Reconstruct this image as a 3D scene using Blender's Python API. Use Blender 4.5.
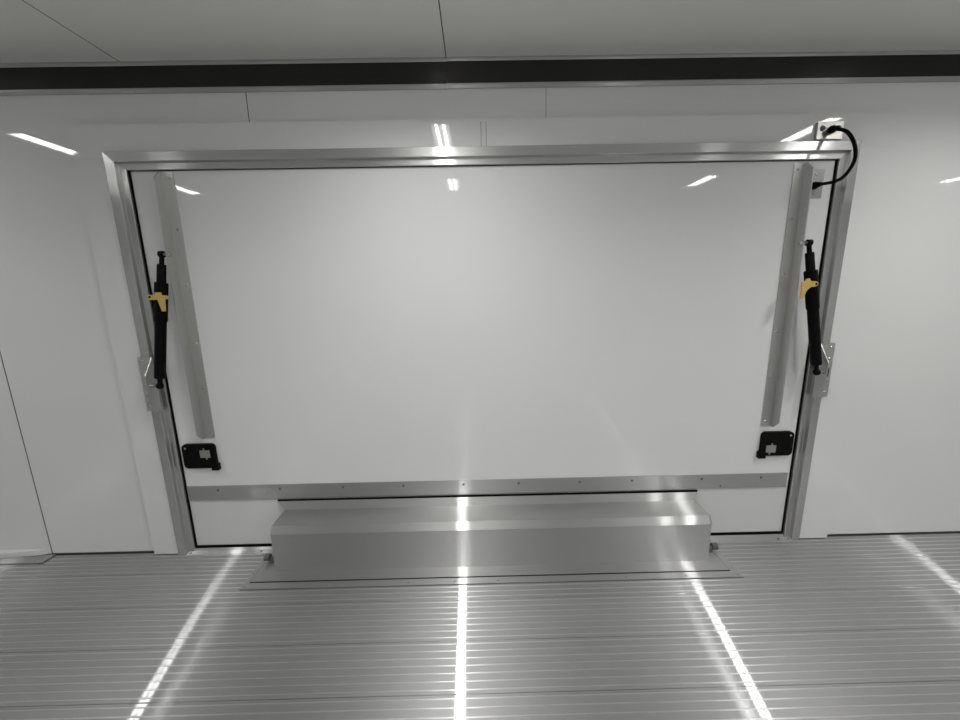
import bpy, bmesh, math, random
from mathutils import Vector, Matrix

random.seed(4)
for o in list(bpy.data.objects):
    bpy.data.objects.remove(o)
scn = bpy.context.scene
COL = scn.collection

# ------------------------------------------------------------------ camera
FPX = 380.0
YAW, PITCH, ROLL = 0.008718, 0.190136, 0.018711
fw = Vector((math.sin(YAW)*math.cos(PITCH), math.cos(YAW)*math.cos(PITCH), -math.sin(PITCH)))
rt = Vector((math.cos(YAW), -math.sin(YAW), 0.0))
dn = fw.cross(rt)
r2 = rt*math.cos(ROLL) + dn*math.sin(ROLL)
d2 = -rt*math.sin(ROLL) + dn*math.cos(ROLL)
cam_data = bpy.data.cameras.new('camera')
cam_data.sensor_fit = 'HORIZONTAL'
cam_data.sensor_width = 36.0
cam_data.lens = 36.0*FPX/960.0
cam_data.clip_start = 0.02
cam = bpy.data.objects.new('camera', cam_data)
COL.objects.link(cam)
M3 = Matrix((r2, -d2, -fw)).transposed()
cam.matrix_world = Matrix.Translation(Vector((0.0, -1.6, 1.195))) @ M3.to_4x4()
scn.camera = cam

# ------------------------------------------------------------------ world, exposure
w = bpy.data.worlds.new('World'); scn.world = w; w.use_nodes = True
w.node_tree.nodes['Background'].inputs[0].default_value = (0.0, 0.0, 0.0, 1)
w.node_tree.nodes['Background'].inputs[1].default_value = 0.0
vs = scn.view_settings
vs.view_transform = 'Standard'; vs.look = 'None'; vs.gamma = 1.0; vs.use_curve_mapping = False
vs.exposure = 0.02
ROW_WATTS = 3.1            # each LED row of a ceiling light
BEAM = 148.0               # beam angle of the rows, degrees
LED_GLOW = 40.0            # glow of the LED rows themselves
LENS_POWER = 6.0           # milky lens between the rows
LIGHT_COLOUR = (1.0, 0.995, 0.975)

# ------------------------------------------------------------------ dimensions (metres)
XL, XR = -5.4, 5.2         # ends of the trailer
YB = -2.45                 # opposite side wall
H = 2.027                  # ceiling
GX0, GX1, GZ0, GZ1 = -1.336, 1.437, 0.024, 1.664    # door gasket rectangle

# ------------------------------------------------------------------ materials
def nodes_of(name):
    m = bpy.data.materials.new(name); m.use_nodes = True
    nt = m.node_tree; b = nt.nodes['Principled BSDF']
    return m, nt, b

def metal(name, col, brush, narrow, wide, mix=0.5, cvar=0.06, nscale=6.0):
    """brushed metal. brush: world direction of the brushing; narrow / wide: two lobes, each
    (alpha along the brushing, alpha across it); mix: share of the wide lobe"""
    m = bpy.data.materials.new(name); m.use_nodes = True
    nt = m.node_tree
    nt.nodes.remove(nt.nodes['Principled BSDF'])
    out = nt.nodes['Material Output']
    geo = nt.nodes.new('ShaderNodeNewGeometry')
    mp = nt.nodes.new('ShaderNodeMapping')
    mp.inputs['Scale'].default_value = [nscale*(0.12 if abs(brush[i]) > .5 else 6.0) for i in range(3)]
    nt.links.new(geo.outputs['Position'], mp.inputs['Vector'])
    n = nt.nodes.new('ShaderNodeTexNoise'); n.inputs['Scale'].default_value = 1.0
    n.inputs['Detail'].default_value = 4.0
    nt.links.new(mp.outputs[0], n.inputs['Vector'])
    mx = nt.nodes.new('ShaderNodeMix'); mx.data_type = 'RGBA'
    mx.inputs['A'].default_value = tuple(c*(1-cvar) for c in col)+(1,)
    mx.inputs['B'].default_value = tuple(min(1, c*(1+cvar)) for c in col)+(1,)
    nt.links.new(n.outputs['Fac'], mx.inputs['Factor'])
    v = nt.nodes.new('ShaderNodeCombineXYZ')
    for i in range(3): v.inputs[i].default_value = brush[i]
    sh = []
    for ax, ay in (narrow, wide):
        g = nt.nodes.new('ShaderNodeBsdfAnisotropic')
        g.distribution = 'BECKMANN' if not sh else 'MULTI_GGX'
        r = math.sqrt(math.sqrt(ax*ay)); an = 1-math.sqrt(ax/ay)
        rr = nt.nodes.new('ShaderNodeMapRange')
        rr.inputs['To Min'].default_value = r*0.90; rr.inputs['To Max'].default_value = r*1.10
        nt.links.new(n.outputs['Fac'], rr.inputs['Value'])
        nt.links.new(rr.outputs[0], g.inputs['Roughness'])
        g.inputs['Anisotropy'].default_value = an
        nt.links.new(mx.outputs['Result'], g.inputs['Color'])
        if an > 0.01: nt.links.new(v.outputs[0], g.inputs['Tangent'])
        sh.append(g)
    ms = nt.nodes.new('ShaderNodeMixShader'); ms.inputs[0].default_value = mix
    nt.links.new(sh[0].outputs[0], ms.inputs[1]); nt.links.new(sh[1].outputs[0], ms.inputs[2])
    nt.links.new(ms.outputs[0], out.inputs['Surface'])
    return m

def paint(name, col, rough, wave=0.0, wscale=1.5, spec=0.5, smudge=0.02):
    m, nt, b = nodes_of(name)
    b.inputs['Specular IOR Level'].default_value = spec
    b.inputs['Roughness'].default_value = rough
    geo = nt.nodes.new('ShaderNodeNewGeometry')
    n = nt.nodes.new('ShaderNodeTexNoise'); n.inputs['Scale'].default_value = 3.0
    n.inputs['Detail'].default_value = 3.0
    nt.links.new(geo.outputs['Position'], n.inputs['Vector'])
    mx = nt.nodes.new('ShaderNodeMix'); mx.data_type = 'RGBA'
    mx.inputs['A'].default_value = tuple(c*(1-smudge) for c in col)+(1,)
    mx.inputs['B'].default_value = tuple(min(1, c*(1+smudge)) for c in col)+(1,)
    nt.links.new(n.outputs['Fac'], mx.inputs['Factor'])
    nt.links.new(mx.outputs['Result'], b.inputs['Base Color'])
    if wave > 0:
        n2 = nt.nodes.new('ShaderNodeTexNoise'); n2.inputs['Scale'].default_value = wscale
        n2.inputs['Detail'].default_value = 1.0
        nt.links.new(geo.outputs['Position'], n2.inputs['Vector'])
        bp = nt.nodes.new('ShaderNodeBump'); bp.inputs['Strength'].default_value = 1.0
        bp.inputs['Distance'].default_value = wave
        nt.links.new(n2.outputs['Fac'], bp.inputs['Height'])
        nt.links.new(bp.outputs[0], b.inputs['Normal'])
    return m

def emit(name, col, strength):
    m, nt, b = nodes_of(name)
    b.inputs['Base Color'].default_value = (.9, .9, .9, 1)
    b.inputs['Emission Color'].default_value = tuple(col)+(1,)
    b.inputs['Emission Strength'].default_value = strength
    return m

ALU = (0.62, 0.62, 0.615)
X_, Y_, Z_ = (1, 0, 0), (0, 1, 0), (0, 0, 1)
MAT = dict(
    wall=paint('white_wall_paint', (0.75, 0.755, 0.75), 0.03, 0.0012, 1.3),
    opposite=paint('white_opposite_wall_paint', (0.62, 0.62, 0.615), 0.05, 0.001, 1.3),
    door=paint('white_door_paint', (0.79, 0.80, 0.795), 0.03, 0.0010, 1.7),
    lower=paint('white_lower_panel_paint', (0.69, 0.695, 0.69), 0.05, 0.0008, 2.0),
    ceil=paint('white_ceiling_paint', (0.78, 0.78, 0.755), 0.30, 0.0, spec=0.3),
    backing=paint('dark_joint_filler', (0.05, 0.05, 0.05), 0.7, spec=0.1),
    rubber=paint('black_rubber', (0.003, 0.003, 0.003), 0.6, spec=0.08),
    plastic=paint('black_plastic', (0.003, 0.003, 0.003), 0.5, spec=0.10),
    black=metal('black_anodised_aluminium', (0.05, 0.049, 0.048), X_, (0.03, 0.60), (0.12, 0.35), 0.4),
    yellow=paint('yellow_painted_brass', (0.60, 0.43, 0.13), 0.4),
    floor=metal('extruded_floor_aluminium', (0.50, 0.50, 0.505), X_, (0.0025, 0.45), (0.13, 0.45), 0.70, 0.05, 9.0),
    bead=metal('floor_rib_aluminium', (0.56, 0.56, 0.56), X_, (0.04, 0.4), (0.16, 0.45), 0.7, 0.03, 9.0),
    alux=metal('brushed_aluminium_lengthwise', (0.53, 0.53, 0.525), X_, (0.008, 0.45), (0.13, 0.42), 0.70, 0.02, 25.0),
    framex=metal('extruded_frame_aluminium_lengthwise', (0.60, 0.60, 0.595), X_, (0.012, 0.16), (0.16, 0.30), 0.6),
    framez=metal('extruded_frame_aluminium_upright', (0.60, 0.60, 0.595), Z_, (0.03, 0.16), (0.10, 0.30), 0.4),
    aluz=metal('brushed_aluminium_upright', (0.62, 0.62, 0.61), Z_, (0.06, 0.30), (0.20, 0.40), 0.5),
    dullz=metal('dull_plate_steel', (0.42, 0.42, 0.41), Z_, (0.08, 0.25), (0.2, 0.35), 0.5),
    steel=metal('bright_steel', (0.50, 0.495, 0.47), X_, (0.12, 0.1201), (0.3, 0.3001)),
    screw=metal('screw_steel', (0.60, 0.59, 0.58), X_, (0.06, 0.0601), (0.2, 0.2001)),
    greyjoint=paint('grey_joint_filler', (0.38, 0.38, 0.37), 0.6),
    slot=paint('dark_slot', (0.12, 0.12, 0.115), 0.6),
    housing=paint('light_housing_white', (0.8, 0.8, 0.8), 0.4),
    lens=emit('light_lens', LIGHT_COLOUR, LENS_POWER),
    led=emit('light_led_row', LIGHT_COLOUR, LED_GLOW),
)

# ------------------------------------------------------------------ mesh helpers
def box(bm, x0, x1, y0, y1, z0, z1):
    vs_ = [bm.verts.new((x, y, z)) for x in (x0, x1) for y in (y0, y1) for z in (z0, z1)]
    for q in ((0,1,3,2), (4,6,7,5), (0,4,5,1), (2,3,7,6), (0,2,6,4), (1,5,7,3)):
        bm.faces.new([vs_[i] for i in q])

def prism(bm, poly, axis, a, b):
    """extrude a 2D polygon along an axis; polygon in the other two axes in order (x,y,z minus axis)"""
    def mk(p, t):
        if axis == 'x': return (t, p[0], p[1])
        if axis == 'y': return (p[0], t, p[1])
        return (p[0], p[1], t)
    A = [bm.verts.new(mk(p, a)) for p in poly]; B = [bm.verts.new(mk(p, b)) for p in poly]
    n = len(poly)
    for i in range(n):
        bm.faces.new((A[i], A[(i+1) % n], B[(i+1) % n], B[i]))
    bm.faces.new(A[::-1]); bm.faces.new(B)

def tube(bm, path, radii, seg=14, cap=True):
    P = [Vector(p) for p in path]
    if not hasattr(radii, '__len__'): radii = [radii]*len(P)
    rings = []
    t0 = (P[1]-P[0]).normalized()
    u = t0.orthogonal().normalized()
    for i, p in enumerate(P):
        if i == 0: t = (P[1]-P[0])
        elif i == len(P)-1: t = (P[-1]-P[-2])
        else: t = (P[i+1]-P[i-1])
        if t.length < 1e-9: t = t0
        t = t.normalized(); u = (u - t*u.dot(t)).normalized(); v = t.cross(u)
        rings.append([bm.verts.new(p + (u*math.cos(2*math.pi*k/seg)+v*math.sin(2*math.pi*k/seg))*radii[i]) for k in range(seg)])
    for a, b in zip(rings, rings[1:]):
        for k in range(seg):
            bm.faces.new((a[k], a[(k+1) % seg], b[(k+1) % seg], b[k]))
    if cap:
        bm.faces.new(rings[0][::-1]); bm.faces.new(rings[-1])

def stepped(bm, p0, p1, secs, seg=18):
    """lathe along p0-p1: secs = [(t, r), ...]"""
    p0 = Vector(p0); p1 = Vector(p1); d = p1-p0; ax = d.normalized()
    u = ax.orthogonal().normalized(); v = ax.cross(u); rings = []
    for t, r in secs:
        c = p0+d*t
        rings.append([bm.verts.new(c+(u*math.cos(2*math.pi*k/seg)+v*math.sin(2*math.pi*k/seg))*r) for k in range(seg)])
    for a, b in zip(rings, rings[1:]):
        for k in range(seg):
            bm.faces.new((a[k], a[(k+1) % seg], b[(k+1) % seg], b[k]))
    bm.faces.new(rings[0][::-1]); bm.faces.new(rings[-1])

def sphere(bm, c, r, seg=14):
    bmesh.ops.create_uvsphere(bm, u_segments=seg, v_segments=seg//2+2, radius=r, matrix=Matrix.Translation(Vector(c)))

def wloc(o):
    l = Vector((0, 0, 0))
    while o is not None:
        l = l + o.location; o = o.parent
    return l

def obj(name, bm, mat, parent=None, bevel=0.0, smooth=False, seg=2):
    if bevel > 0:
        ed = [e for e in bm.edges if len(e.link_faces) == 2 and e.calc_face_angle(0) > 0.5]
        bmesh.ops.bevel(bm, geom=ed, offset=bevel, segments=seg, affect='EDGES', profile=0.6, clamp_overlap=True)
    bmesh.ops.recalc_face_normals(bm, faces=bm.faces)
    # origin at the middle of the piece
    if len(bm.verts):
        lo = Vector([min(v.co[i] for v in bm.verts) for i in range(3)])
        hi = Vector([max(v.co[i] for v in bm.verts) for i in range(3)])
        c = (lo+hi)/2
    else:
        c = Vector((0, 0, 0))
    for v in bm.verts: v.co -= c
    me = bpy.data.meshes.new(name); bm.to_mesh(me); bm.free()
    me.materials.append(MAT[mat])
    if smooth:
        for p in me.polygons: p.use_smooth = True
        try: me.set_sharp_from_angle(angle=math.radians(38))
        except Exception: pass
    o = bpy.data.objects.new(name, me); COL.objects.link(o)
    o.parent = parent
    o.location = c - (wloc(parent) if parent else Vector((0, 0, 0)))
    return o

def bx(name, mat, parent, x0, x1, y0, y1, z0, z1, bevel=0.0):
    bm = bmesh.new(); box(bm, x0, x1, y0, y1, z0, z1)
    return obj(name, bm, mat, parent, bevel)

def tag(o, label=None, cat=None, group=None, kind=None):
    if label: o['label'] = label
    if cat: o['category'] = cat
    if group: o['group'] = group
    if kind: o['kind'] = kind
    return o

def thing(name, label, cat, loc, group=None, kind=None):
    o = bpy.data.objects.new(name, None); COL.objects.link(o)
    o.location = loc; o.empty_display_size = 0.05
    return tag(o, label, cat, group, kind)

# shared screw heads: one facing the room (-Y), one facing up, one facing +X
SCREW = {}
def screw_mesh(kind, r, mat='screw'):
    key = (kind, r, mat)
    if key not in SCREW:
        bm = bmesh.new()
        d = {'y': (0, -1, 0), 'z': (0, 0, 1), 'x': (1, 0, 0), '-x': (-1, 0, 0)}[kind]
        stepped(bm, (0, 0, 0), Vector(d)*r*0.6, [(0, r), (0.5, r*0.9), (0.9, r*0.55), (1.0, r*0.25)], 8)
        bmesh.ops.recalc_face_normals(bm, faces=bm.faces)
        me = bpy.data.meshes.new('screw'); bm.to_mesh(me); bm.free(); me.materials.append(MAT[mat])
        SCREW[key] = me
    return SCREW[key]
def screw(parent, pos, kind='y', r=0.006, mat='screw'):
    o = bpy.data.objects.new('screw', screw_mesh(kind, r, mat)); COL.objects.link(o)
    o.parent = parent; o.location = Vector(pos) - wloc(parent)
    return o

# ================================================================== THE SETTING
# ---- floor: a dark base with the extruded planks lying on it
bm = bmesh.new(); box(bm, XL, XR, YB, 0.0, -0.06, -0.012)
floor = tag(obj('floor', bm, 'backing'), 'ribbed silver aluminium plank floor of the trailer', None, kind='structure')
PW = 0.176; NR = 7; RP = PW/NR
def plank_profile(y0, y1):
    """top line of a plank from y0 (far) to y1 (near), y0 > y1, z top 0"""
    pts = [(y0-0.0006, -0.012), (y0-0.0006, -0.0012), (y0-0.0016, 0.0)]
    k0 = math.floor((0.032-y0)/RP)
    y = 0.032-(k0+0.5)*RP
    while y > y1+0.006:
        if y < y0-0.006:
            for a in (0, 45, 90, 135, 180):
                pts.append((y+0.0024*math.cos(math.radians(a)), 0.0017*math.sin(math.radians(a))))
        y -= RP
    pts += [(y1+0.0016, 0.0), (y1+0.0006, -0.0012), (y1+0.0006, -0.012)]
    return pts
y0 = -0.004; k = 1
while y0 > YB+0.01:
    y1 = max(0.032-PW*k, YB)
    bm = bmesh.new(); prism(bm, plank_profile(y0, y1), 'x', XL, XR)
    pl = obj('floor_plank', bm, 'floor', floor)
    pl.data.materials.append(MAT['bead'])
    top = wloc(pl).z
    for p in pl.data.polygons:
        if max(pl.data.vertices[i].co.z for i in p.vertices)+top > 0.0005 and len(p.vertices) == 4: p.material_index = 1
    y0 = y1; k += 1

# ---- ceiling: panels with narrow joints
bm = bmesh.new(); box(bm, XL, XR, YB, 0.0, H+0.006, H+0.06)
ceiling = tag(obj('ceiling', bm, 'backing'), 'white panelled trailer ceiling with narrow joints', None, kind='structure')
CJ = 0.0018
cj = [XL, -3.668, -2.475, -1.283, -0.0905, 2.35, 3.54, XR]
for a, b in zip(cj, cj[1:]):
    bx('ceiling_panel', 'ceil', ceiling, a+CJ, b-CJ, YB, 0.0, H, H+0.006)
for a in cj[1:-1]:
    bx('joint_filler', 'backing', ceiling, a-CJ, a+CJ, YB, 0.0, H+0.0002, H+0.006)

# ---- far side wall that holds the door (opening left free)
OX0, OX1, OZ1 = GX0-0.02, GX1+0.02, GZ1+0.02
wall = thing('wall_far', 'glossy white side wall around the big door', None, (0, 0, 0), kind='structure')
bm = bmesh.new(); box(bm, XL, OX0, 0.006, 0.05, -0.06, H+0.06); obj('wall_core', bm, 'slot', wall)
bm = bmesh.new(); box(bm, OX1, XR, 0.006, 0.05, -0.06, H+0.06); obj('wall_core', bm, 'slot', wall)
bm = bmesh.new(); box(bm, OX0, OX1, 0.006, 0.05, OZ1, H+0.06); obj('wall_core', bm, 'backing', wall)
bm = bmesh.new(); box(bm, OX0, OX1, 0.022, 0.06, -0.06, OZ1); obj('wall_core', bm, 'backing', wall)
J = 0.0016
SX0, SX1, SZ1 = -1.513, 1.632, 1.818     # white surround
for a, b in ((XL, -3.22), (-3.22, -2.003)):
    bx('wall_panel', 'wall', wall, a+J, b-J, -0.002, 0.006, 0.008, H)
bx('wall_panel', 'wall', wall, -2.003+J, SX0, 0.0, 0.006, 0.008, SZ1)
bx('wall_panel', 'wall', wall, -2.003+J, -0.846-J, 0.0, 0.006, SZ1, H)
bx('wall_panel', 'wall', wall, -0.846+J, 0.283-J, 0.0, 0.006, SZ1, H)
bx('wall_panel', 'wall', wall, 0.283+J, XR, 0.0, 0.006, SZ1, H)
bx('wall_panel', 'wall', wall, SX1, XR, 0.0, 0.006, 0.008, SZ1)
for x, z0, z1, yy in ((-2.003, 0.004, H, -0.0003), (-0.846, 1.818, H, 0.0004)):
    bx('joint_filler', 'backing', wall, x-J, x+J, yy, 0.006, z0, z1)
bx('joint_filler', 'greyjoint', wall, 0.283-J, 0.283+J, 0.0008, 0.006, 1.818, H)
bm = bmesh.new(); prism(bm, [(-2.020, -0.0021), (-2.060, -0.012), (-2.20, -0.024), (-3.2, -0.026), (-3.2, -0.0021)], 'z', 0.007, 0.032)
obj('skirting', bm, 'wall', wall, 0.008)
# raised white surround
SY = -0.020
FX0, FX1, FZ1 = -1.396, 1.493, 1.720     # outer edge of aluminium frame
bx('surround_board', 'wall', wall, SX0, 0.033, SY, 0.006, FZ1-0.02, SZ1, 0.0012)
bx('surround_board', 'wall', wall, 0.0345, 0.0525, SY-0.0008, 0.006, FZ1-0.02, SZ1, 0.0006)
bx('surround_board', 'wall', wall, 0.054, SX1, SY, 0.006, FZ1-0.02, SZ1, 0.0012)
bx('surround_board', 'wall', wall, SX0, FX0+0.02, SY, 0.006, 0.005, FZ1-0.0203, 0.0004)
bx('surround_board', 'wall', wall, FX1-0.02, SX1, SY, 0.006, 0.005, FZ1-0.0203, 0.0004)

# ---- the other walls (behind and beside the camera)
tag(bx('wall_near', 'opposite', None, XL, XR, YB-0.05, YB, -0.06, H+0.06), 'plain white side wall opposite the door', None, kind='structure')
tag(bx('wall_left', 'wall', None, XL-0.05, XL, YB-0.05, 0.05, -0.06, H+0.06), 'white end wall at the left', None, kind='structure')
tag(bx('wall_right', 'wall', None, XR, XR+0.05, YB-0.05, 0.05, -0.06, H+0.06), 'white end wall at the right', None, kind='structure')

# ---- dark cove rails under the ceiling
def cove(name, label, x0, x1, yw, s, dz=0.0):
    t = thing(name, label, None, ((x0+x1)/2, yw, H-0.09), kind='structure')
    def P(poly): return [(yw+s*a, b+dz) for a, b in poly]
    bm = bmesh.new(); prism(bm, P([(0, 1.941), (0, 2.013), (-0.014, 2.013), (-0.008, 1.941)]), 'x', x0, x1); obj('rail_cover', bm, 'black', t)
    bm = bmesh.new(); prism(bm, P([(0, 2.013), (0, 2.0265-dz), (-0.018, 2.0265-dz), (-0.018, 2.018), (-0.015, 2.013)]), 'x', x0, x1); obj('rail_lip', bm, 'alux', t)
    bm = bmesh.new(); prism(bm, P([(0, 1.927), (0, 1.941), (-0.013, 1.941), (-0.014, 1.935), (-0.006, 1.927)]), 'x', x0, x1); obj('rail_lip', bm, 'alux', t)
cove('trim_1', 'dark rail under the ceiling above the left part of the door', XL, -0.0908, 0.0, 1)
cove('trim_2', 'dark rail under the ceiling above the right part of the door', -0.0900, XR, 0.0, 1, 0.0015)
cove('trim_3', 'dark rail under the ceiling of the opposite wall', XL, XR, YB, -1)

# ---- aluminium door frame
frame = thing('door_frame', 'mitred silver aluminium frame around the large white door', 'door frame', ((FX0+FX1)/2, SY, 0.0))
def lerp(a, b, t): return a+(b-a)*t
prof = [(0.0, SY), (0.0, -0.0285), (0.0015, -0.030), (0.034, -0.030), (0.0355, -0.0285), (0.038, -0.0145), (0.0395, -0.0135), (0.0605, -0.0135), (0.062, -0.012), (0.062, 0.020), (0.0, 0.020)]
WL, WR, WT = GX0-FX0, FX1-GX1, FZ1-GZ1
def member(pts_a, pts_b):
    bm = bmesh.new(); n = len(pts_a)
    A = [bm.verts.new(p) for p in pts_a]; B = [bm.verts.new(p) for p in pts_b]
    for i in range(n): bm.faces.new((A[i], A[(i+1) % n], B[(i+1) % n], B[i]))
    bm.faces.new(A[::-1]); bm.faces.new(B)
    return bm
q = 0.0003
def cx0(u): return FX0+u*WL/0.058
def cx1(u): return FX1-u*WR/0.058
def cz(u): return FZ1-u*WT/0.058
jl = obj('frame_jamb', member([(cx0(u), y, 0.001) for u, y in prof], [(cx0(u), y, cz(u)-q) for u, y in prof]), 'framez', frame)
jr = obj('frame_jamb', member([(cx1(u), y, 0.001) for u, y in prof], [(cx1(u), y, cz(u)-q) for u, y in prof]), 'framez', frame)
obj('frame_head', member([(cx0(u)+q, y, cz(u)) for u, y in prof], [(cx1(u)-q, y, cz(u)) for u, y in prof]), 'framex', frame)
for s, jb in ((0, jl), (1, jr)):
    x = cx0(0.0465) if s == 0 else cx1(0.0465)
    bm = bmesh.new()
    bm2 = [(x-0.0035, 0.435), (x+0.0035, 0.435), (x+0.0035, 0.545), (x-0.0035, 0.545)]
    prism(bm, bm2, 'y', -0.0141, -0.012)
    obj('latch_slot', bm, 'slot', jb)
# sill plate
bm = bmesh.new(); prism(bm, [(-0.031, 0.0005), (-0.031, 0.0035), (-0.012, 0.010), (-0.006, 0.019), (0.021, 0.019), (0.021, 0.0005)], 'x', GX0-0.05, GX1+0.04)
sill = obj('frame_sill', bm, 'alux', frame)
for x in (-1.345, -1.02, 1.075, 1.40, 1.447): screw(sill, (x, -0.022, 0.0070), 'z', 0.0055, 'slot')

# ---- the door
door = thing('door_1', 'large glossy white side door closed in its aluminium frame', None, ((GX0+GX1)/2, 0.0, GZ0), kind='structure')
DX0, DX1, DZ0, DZ1 = GX0+0.010, GX1-0.010, 0.031, GZ1-0.006
bx('door_panel', 'door', door, DX0, DX1, 0.0, 0.020, 0.29, DZ1, 0.001)
bx('lower_panel', 'lower', door, DX0, DX1, 0.0005, 0.020, DZ0, 0.2895, 0.001)
bm = bmesh.new()
for a, b in ((GX0+0.0035, DX0), (DX1, GX1-0.0035)):
    box(bm, a, b, -0.004, 0.020, 0.0192, GZ1-0.0035)
box(bm, DX0, DX1, -0.003, 0.020, DZ1, GZ1-0.0035)
box(bm, DX0, DX1, -0.004, 0.020, 0.0192, DZ0)
obj('gasket', bm, 'rubber', door)
# bottom strip with screws
strip = bx('bottom_strip', 'alux', door, DX0+0.003, DX1-0.012, -0.005, 0.0, 0.262, 0.332, 0.0012)
for x in (-1.185, -0.905, -0.62, -0.345, -0.072, 0.18, 0.46, 0.70, 1.02, 1.295): screw(strip, (x, -0.005, 0.312), 'y', 0.006, 'slot')
for x in (1.11,): screw(strip, (x, -0.005, 0.275), 'y', 0.005, 'slot')

# ---- upright stiffener angles (two)
def angle(xb, s, z0, z1, zs):
    """xb: corner x; s: direction of the flat leg (+1 right, -1 left)"""
    W, T, L = 0.045, 0.004, 0.047
    bm = bmesh.new()
    box(bm, min(xb, xb+s*W), max(xb, xb+s*W), -T, 0.0, z0, z1)
    a = obj('stiffener_angle', bm, 'aluz', door, 0.0008)
    bm = bmesh.new()
    c = 0.030
    prism(bm, [(0, z0), (-L+c, z0), (-L, z0+c), (-L, z1-c), (-L+c, z1), (0, z1)], 'x', min(xb, xb+s*T), max(xb, xb+s*T))
    obj('standing_leg', bm, 'aluz', a, 0.0008)
    for i, z in enumerate(zs):
        screw(a, (xb+s*0.030, -T, z), 'y', 0.0055)
    screw(a, (xb+s*T, -0.036, 1.343), 'x' if s > 0 else '-x', 0.010)
    return a
angle(-1.208, +1, 0.562, 1.652, (1.63, 1.44, 1.225, 0.985, 0.79, 0.585))
angle(1.309, -1, 0.560, 1.648, (1.625, 1.44, 1.225, 0.985, 0.79, 0.585))

# ---- black paddle latches (two)
def latch(x0, x1, z0, z1, s):
    """s=+1: tab and silver plate at right (left latch); -1 mirrored"""
    bm = bmesh.new(); r = 0.018; poly = []
    for cxx, czz, a0 in ((x1-r, z1-r, 0), (x0+r, z1-r, 90), (x0+r, z0+r, 180), (x1-r, z0+r, 270)):
        for k in range(5):
            a = math.radians(a0+k*22.5); poly.append((cxx+r*math.cos(a), czz+r*math.sin(a)))
    prism(bm, poly, 'y', -0.014, 0.0)
    la = obj('paddle_latch', bm, 'plastic', door, 0.0025)
    xe = x1 if s > 0 else x0
    bm = bmesh.new(); box(bm, xe-0.022 if s > 0 else xe-0.008, xe+0.008 if s > 0 else xe+0.022, -0.018, 0.0, z0-0.010, z0+0.020)
    obj('latch_tab', bm, 'plastic', la, 0.004)
    xc = xe - s*0.042; zc = (z0+z1)/2+(0.012 if s > 0 else -0.022)
    bm = bmesh.new(); box(bm, xc-0.022, xc+0.022, -0.017, -0.013, zc-0.017, zc+0.017)
    p = obj('latch_plate', bm, 'steel', la, 0.001)
    bm = bmesh.new(); box(bm, xc-0.003-s*0.004, xc+0.003-s*0.004, -0.0165, -0.013, zc+0.016, zc+0.026); obj('plate_pin', bm, 'steel', la)
    bm = bmesh.new(); box(bm, xc-0.003+s*0.004, xc+0.003+s*0.004, -0.0165, -0.013, zc-0.026, zc-0.016); obj('plate_pin', bm, 'steel', la)
    screw(la, (x0+0.016 if s > 0 else x1-0.016, -0.014, z1-0.018), 'y', 0.005)
    return la
latch(-1.309, -1.166, 0.424, 0.537, 1)
latch(1.270, 1.412, 0.422, 0.535, -1)

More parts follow.
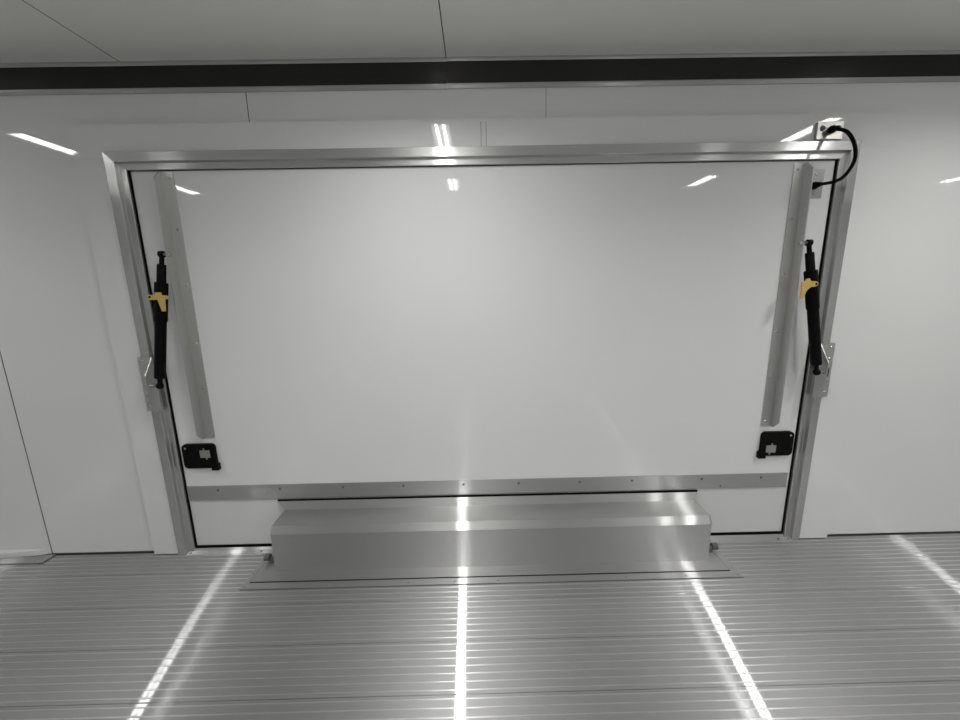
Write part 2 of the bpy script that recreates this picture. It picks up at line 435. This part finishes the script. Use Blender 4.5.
# ================================================================== THINGS
# ---- black struts
def strut(label, xt, xb, s):
    """s=+1 left strut, -1 right strut (mirrored)"""
    top = Vector((xt, -0.047, 1.343)); bot = Vector((xb, -0.062, 0.818))
    t = thing('gas_strut', label, 'strut', bot, 'black struts beside the door')
    d = bot-top
    def A(z): return (1.343-z)/(1.343-0.818)
    bm = bmesh.new(); tube(bm, [top+Vector((-0.008, 0, 0)), top+Vector((0.008, 0, 0))], 0.0125, 18); obj('eye_end', bm, 'plastic', t, 0.002, True)
    bm = bmesh.new(); tube(bm, [top+Vector((s*0.004, 0, 0)), top+Vector((s*0.014, 0, 0))], 0.006, 12); obj('pin', bm, 'steel', t, 0, True)
    bm = bmesh.new(); stepped(bm, top, bot, [(A(1.336), 0.008), (A(1.300), 0.0085)]); obj('neck', bm, 'plastic', t, 0, True)
    bm = bmesh.new(); stepped(bm, top, bot, [(A(1.305), 0.0135), (A(1.302), 0.015), (A(1.231), 0.0155)]); obj('rod_cover', bm, 'plastic', t, 0, True)
    bm = bmesh.new(); stepped(bm, top, bot, [(A(1.235), 0.020), (A(1.232), 0.0225), (A(1.085), 0.0225), (A(1.080), 0.020)]); obj('sleeve', bm, 'plastic', t, 0, True)
    bm = bmesh.new(); stepped(bm, top, bot, [(A(1.085), 0.0195), (A(0.853), 0.0195), (A(0.850), 0.0175)]); obj('cylinder', bm, 'plastic', t, 0, True)
    bm = bmesh.new(); stepped(bm, top, bot, [(A(0.852), 0.008), (A(0.826), 0.008)]); obj('end_neck', bm, 'plastic', t, 0, True)
    bm = bmesh.new(); sphere(bm, bot, 0.014); obj('ball_socket', bm, 'plastic', t, 0, True)
    # yellow release lever clipped across the sleeve
    zc = 1.178 if s > 0 else 1.180; xc = (top+d*A(zc)).x + (0.008 if s > 0 else -0.016); yf = (top+d*A(zc)).y-0.0235
    bm = bmesh.new()
    if s > 0:
        poly = [(-0.034, -0.010), (0.000, -0.009), (0.010, -0.055), (0.021, -0.055), (0.026, -0.009), (0.036, -0.008), (0.038, 0.006), (0.016, 0.008), (0.014, 0.019), (-0.006, 0.019), (-0.008, 0.010), (-0.034, 0.010)]
    else:
        poly = [(-0.046, 0.012), (-0.047, -0.008), (-0.044, -0.020), (-0.046, -0.056), (-0.034, -0.054), (-0.026, -0.024), (-0.018, -0.016), (-0.010, -0.010), (0.008, -0.008), (0.016, -0.004), (0.018, 0.004), (0.010, 0.012), (-0.014, 0.014), (-0.020, 0.024), (-0.030, 0.022), (-0.034, 0.014)]
    prism(bm, [(xc+a, zc+b) for a, b in poly], 'y', yf-0.007, yf)
    lv = obj('release_lever', bm, 'yellow', t, 0.0015)
    hx = xc+(-0.028 if s > 0 else 0.009)
    bm = bmesh.new(); tube(bm, [(hx, yf-0.0082, zc+0.002), (hx, yf-0.006, zc+0.002)], 0.0045, 10); obj('lever_hole', bm, 'rubber', lv)
    bm = bmesh.new(); tube(bm, [((top+d*A(zc)).x-0.026, yf+0.0225, zc), ((top+d*A(zc)).x+0.026, yf+0.0225, zc)], 0.005, 10); obj('lever_pivot', bm, 'yellow' if s > 0 else 'plastic', lv)
    return t
strut('black strut left of the white door with cross-shaped yellow lever', -1.2235, -1.311, 1)
strut('black strut right of the white door with drooping yellow lever', 1.3275, 1.424, -1)

# ---- strut brackets on the frame
def bracket(label, xo, xi, s):
    """xo outer edge, xi fold line; s=+1 left bracket"""
    z0, z1 = 0.700, 0.935; yb = -0.0302
    t = thing('strut_bracket', label, 'bracket', ((xo+xi)/2, yb, z0), 'strut brackets on the door frame')
    lo, hi = min(xo, xi), max(xo, xi)
    bm = bmesh.new(); box(bm, lo, hi, yb-0.004, yb, z0, z1); obj('base_plate', bm, 'aluz', t, 0.001)
    bm = bmesh.new()
    # folded leg standing into the room, top corner cut away
    prism(bm, [(yb, z0+0.004), (yb-0.030, z0+0.012), (yb-0.050, z0+0.050), (yb-0.050, z1-0.075), (yb-0.004, z1-0.004), (yb, z1-0.004)], 'x', xi-0.002, xi+0.002)
    obj('standing_leg', bm, 'aluz', t, 0.0008)
    bm = bmesh.new(); tube(bm, [(xi, -0.062, 0.818), (xi+s*0.020, -0.062, 0.818)], 0.007, 12); obj('ball_stud', bm, 'steel', t, 0, True)
    bm = bmesh.new(); box(bm, min(xi-s*0.016, xi-s*0.002), max(xi-s*0.016, xi-s*0.002), yb-0.040, yb-0.004, 0.800, 0.836); obj('stud_block', bm, 'plastic' if s < 0 else 'aluz', t, 0.001)
    xs = xo+s*0.016
    for z in (0.918, 0.868, 0.818, 0.770, 0.722): screw(t, (xs, yb-0.004, z), 'y', 0.006)
bracket('folded silver bracket at the foot of the left strut', -1.408, -1.350, 1)
bracket('folded silver bracket at the foot of the right strut', 1.512, 1.452, -1)

# ---- cable plates and the loop of black cable
t = thing('cable_plate', 'shiny steel cover plate above the door frame corner', 'plate', (1.37, SY, 1.73))
bm = bmesh.new(); box(bm, 1.313, 1.412, SY-0.012, SY, 1.725, 1.785); obj('cover', bm, 'steel', t, 0.003)
bm = bmesh.new(); prism(bm, [(1.322+0.02*(math.cos(math.radians(a)))*0.55+0.010, 1.762+0.011*math.sin(math.radians(a))) for a in range(0, 360, 30)], 'y', SY-0.0126, SY-0.011); obj('slot_mark', bm, 'slot', t)
bm = bmesh.new(); prism(bm, [(1.394+0.011*(math.cos(math.radians(a))), 1.762+0.011*math.sin(math.radians(a))) for a in range(0, 360, 30)], 'y', SY-0.0126, SY-0.011); obj('slot_mark', bm, 'slot', t)
t = thing('cable_plate', 'narrow upright steel plate on the door beside the stiffener angle', 'plate', (1.367, 0.0, 1.52))
bm = bmesh.new(); box(bm, 1.342, 1.388, -0.004, 0.0, 1.519, 1.625); obj('cover', bm, 'dullz', t, 0.001)
screw(t, (1.356, -0.004, 1.607), 'y', 0.006)
screw(t, (1.356, -0.004, 1.535), 'y', 0.005)

t = thing('power_cable', 'black cable looping from the wall plate to the door plate', 'cable', (1.36, -0.03, 1.55))
def bez(P, n):
    out = []
    for i in range(len(P)-1):
        p0 = P[max(i-1, 0)]; p1 = P[i]; p2 = P[i+1]; p3 = P[min(i+2, len(P)-1)]
        for k in range(n):
            u = k/n
            out.append(0.5*((2*p1)+(p2-p0)*u+(2*p0-5*p1+4*p2-p3)*u*u+(-p0+3*p1-3*p2+p3)*u**3))
    out.append(P[-1]); return out
pts = [Vector(p) for p in ((1.362, -0.034, 1.757), (1.364, -0.055, 1.752), (1.380, -0.085, 1.730), (1.381, -0.120, 1.677), (1.377, -0.135, 1.622), (1.379, -0.108, 1.580), (1.384, -0.064, 1.566), (1.364, -0.030, 1.565), (1.352, -0.004, 1.564))]
bm = bmesh.new(); tube(bm, bez(pts, 8), 0.0062, 12); obj('cable', bm, 'plastic', t, 0, True)
bm = bmesh.new(); stepped(bm, (1.366, -0.030, 1.757), (1.361, -0.062, 1.752), [(0, 0.014), (0.35, 0.014), (0.5, 0.011), (1, 0.009)]); obj('cable_gland', bm, 'plastic', t, 0, True)
bm = bmesh.new(); stepped(bm, (1.350, -0.004, 1.564), (1.358, -0.030, 1.565), [(0, 0.014), (0.35, 0.014), (0.5, 0.011), (1, 0.008)]); obj('cable_gland', bm, 'plastic', t, 0, True)

# ---- wheel-well box in front of the door
BX0, BX1 = -0.886, 0.988
t = thing('wheel_well_box', 'long brushed aluminium box on the floor against the door bottom', 'box', (0.05, -0.10, 0.004))
def sheet(name, yz, mat='alux'):
    bm = bmesh.new(); prism(bm, yz, 'x', BX0, BX1); return obj(name, bm, mat, t)
sheet('front_panel', [(-0.152, 0.006), (-0.152, 0.1815), (-0.150, 0.1815), (-0.150, 0.006)])
sheet('bevel_strip', [(-0.152, 0.182), (-0.134, 0.2125), (-0.132, 0.2115), (-0.150, 0.182)])
sheet('top_panel', [(-0.1335, 0.213), (-0.024, 0.217), (-0.024, 0.215), (-0.1325, 0.211)])
bm = bmesh.new()   # lip rising to the door, ends flaring outward
vA = [bm.verts.new(p) for p in ((BX0, -0.024, 0.217), (BX1-0.006, -0.024, 0.217), (BX1+0.014, -0.011, 0.251), (BX0-0.034, -0.011, 0.253))]
vB = [bm.verts.new(v.co+Vector((0, 0.002, -0.002))) for v in vA]
bm.faces.new(vA); bm.faces.new(vB[::-1])
for i in range(4): bm.faces.new((vA[i], vA[(i+1) % 4], vB[(i+1) % 4], vB[i]))
obj('back_lip', bm, 'alux', t)
bx('lip_gap_shade', 'rubber', t, BX0-0.034, BX1+0.014, -0.010, -0.0052, 0.250, 0.2585)  # black strip painted in as the shade of the gap between lip and door
for x, s in ((BX0, 1), (BX1, -1)):
    bm = bmesh.new(); prism(bm, [(-0.1515, 0.006), (-0.1515, 0.182), (-0.134, 0.2125), (-0.024, 0.2165), (-0.024, 0.006)], 'x', min(x-s*0.0004, x+s*0.002), max(x-s*0.0004, x+s*0.002)); e = obj('end_panel', bm, 'aluz', t)
    bm = bmesh.new(); tube(bm, [(x, -0.151, 0.180), (x, -0.1335, 0.2115)], 0.0035, 8); obj('corner_weld', bm, 'steel', t)
# flanges lying on the floor
ob = bx('outer_flange', 'alux', t, -0.985, 1.080, -0.245, -0.035, 0.0014, 0.0034, 0.0006)
bm = bmesh.new(); box(bm, -0.962, 1.046, -0.208, -0.040, 0.0036, 0.0060); inf = obj('inner_flange', bm, 'alux', t, 0.0006)
for nm, y in (('flange_gap_shade', -0.210), ('flange_gap_shade', -0.2465)):  # dark lines standing in for shaded gaps along the flange front edges
    bm = bmesh.new(); tube(bm, [(-0.962 if y > -0.22 else -0.985, y, 0.0034 if y > -0.22 else 0.0015), (1.046 if y > -0.22 else 1.08, y, 0.0034 if y > -0.22 else 0.0015)], 0.0019 if y > -0.22 else 0.0012, 6); obj(nm, bm, 'rubber' if y > -0.22 else 'slot', t)
for x in (-0.964, 1.048):  # same painted gap shade along the inner flange ends
    bm = bmesh.new(); tube(bm, [(x, -0.210, 0.0036), (x, -0.042, 0.0036)], 0.0012, 6); obj('flange_gap_shade', bm, 'slot', t)
for x in (-0.97, -0.63, -0.30, -0.11, 0.07, 0.26, 0.60, 0.85): screw(ob, (x, -0.232, 0.0034), 'z', 0.0045)
for p in ((1.066, -0.232), (1.066, -0.195), (-0.974, -0.16), (-0.974, -0.08), (1.064, -0.10)): screw(ob, (p[0], p[1], 0.0034), 'z', 0.0045)
# small dark hold-down clamps beside both ends
for x, s in ((BX0, -1), (BX1, 1)):
    bm = bmesh.new(); tube(bm, [(x, -0.092, 0.026), (x+s*0.056, -0.092, 0.026)], 0.007, 10); c = obj('hold_down_clamp', bm, 'slot', t, 0, True)
    bm = bmesh.new(); tube(bm, [(x+s*0.052, -0.092, 0.030), (x+s*0.074, -0.092, 0.030)], 0.015, 12); obj('clamp_knob', bm, 'slot', c, 0.002, True)
    bm = bmesh.new(); box(bm, min(x+s*0.030, x+s*0.050), max(x+s*0.030, x+s*0.050), -0.102, -0.082, 0.0061, 0.026); obj('clamp_foot', bm, 'slot', c, 0.001)
    bm = bmesh.new(); tube(bm, [(x+s*0.070, -0.092, 0.032), (x+s*0.084, -0.094, 0.046)], 0.004, 8); obj('clamp_pin', bm, 'screw', c)

# ---- threshold plate lying on the floor at the far left
t = thing('threshold_plate', 'thin aluminium plate on the floor below the left wall panel', 'plate', (-2.4, -0.035, 0.0014))
bx('plate_base', 'slot', t, -3.9, -1.983, -0.062, -0.003, 0.0014, 0.0022)
o = bx('plate', 'alux', t, -3.9, -1.986, -0.059, -0.003, 0.0022, 0.0045, 0.0006)
for x in (-2.03, -2.45, -2.9): screw(o, (x, -0.045, 0.0045), 'z', 0.005)

# ---- ceiling lights: two rows, long side across the trailer
meshes = {}
def light(x, y, label, gain=1.0):
    t = thing('ceiling_light', label, 'ceiling light', (x, y, H), 'twin-row ceiling lights')
    L, W = 0.17, 0.05
    def part(name, mat, build, parent):
        if name not in meshes:
            bm = bmesh.new(); build(bm); bmesh.ops.recalc_face_normals(bm, faces=bm.faces)
            me = bpy.data.meshes.new(name); bm.to_mesh(me); bm.free(); me.materials.append(MAT[mat]); meshes[name] = me
        o = bpy.data.objects.new(name, meshes[name]); COL.objects.link(o); o.parent = parent
        return o
    def lamp(x0):
        k = 'lamp%s' % gain
        if k not in meshes:
            ld = bpy.data.lights.new('led_lamp', 'AREA'); ld.shape = 'RECTANGLE'
            ld.size = 0.012; ld.size_y = 2*L-0.024; ld.energy = ROW_WATTS*gain; ld.color = LIGHT_COLOUR
            ld.spread = math.radians(BEAM); meshes[k] = ld
        o = bpy.data.objects.new('led_lamp', meshes[k]); COL.objects.link(o); o.parent = t
        o.location = (x0, 0, -0.0145)
    def hous(bm):
        box(bm, -W, W, -L, L, -0.004, 0.0)
        for a in ((-W, -W+0.004, -L, L), (W-0.004, W, -L, L), (-W+0.004, W-0.004, -L, -L+0.004), (-W+0.004, W-0.004, L-0.004, L)):
            box(bm, a[0], a[1], a[2], a[3], -0.014, -0.004)
    part('housing', 'housing', hous, t)
    part('lens', 'lens', lambda bm: box(bm, -W+0.004, W-0.004, -L+0.004, L-0.004, -0.010, -0.004), t)
    for nm, x0 in (('led_row', -0.019), ('led_row', 0.019)):
        o = part(nm, 'led', lambda bm: box(bm, -0.006, 0.006, -L+0.010, L-0.010, -0.013, -0.010), t)
        o.location.x = x0
        lamp(x0)
rows = ((-0.74, 'nearer the door wall'), (-1.71, 'nearer the opposite wall'))
colsx = ((-4.50, 'at the far left end of the trailer', 0.55), (-2.36, 'left of the door', 0.42), (-0.165, 'above the wheel well box', 1.0), (1.875, 'right of the door', 0.9), (4.08, 'at the far right end of the trailer', 1.0))
for y, ry in rows:
    for x, rx, g in colsx:
        light(x, y, 'twin-row LED ceiling light %s, %s' % (rx, ry), g)
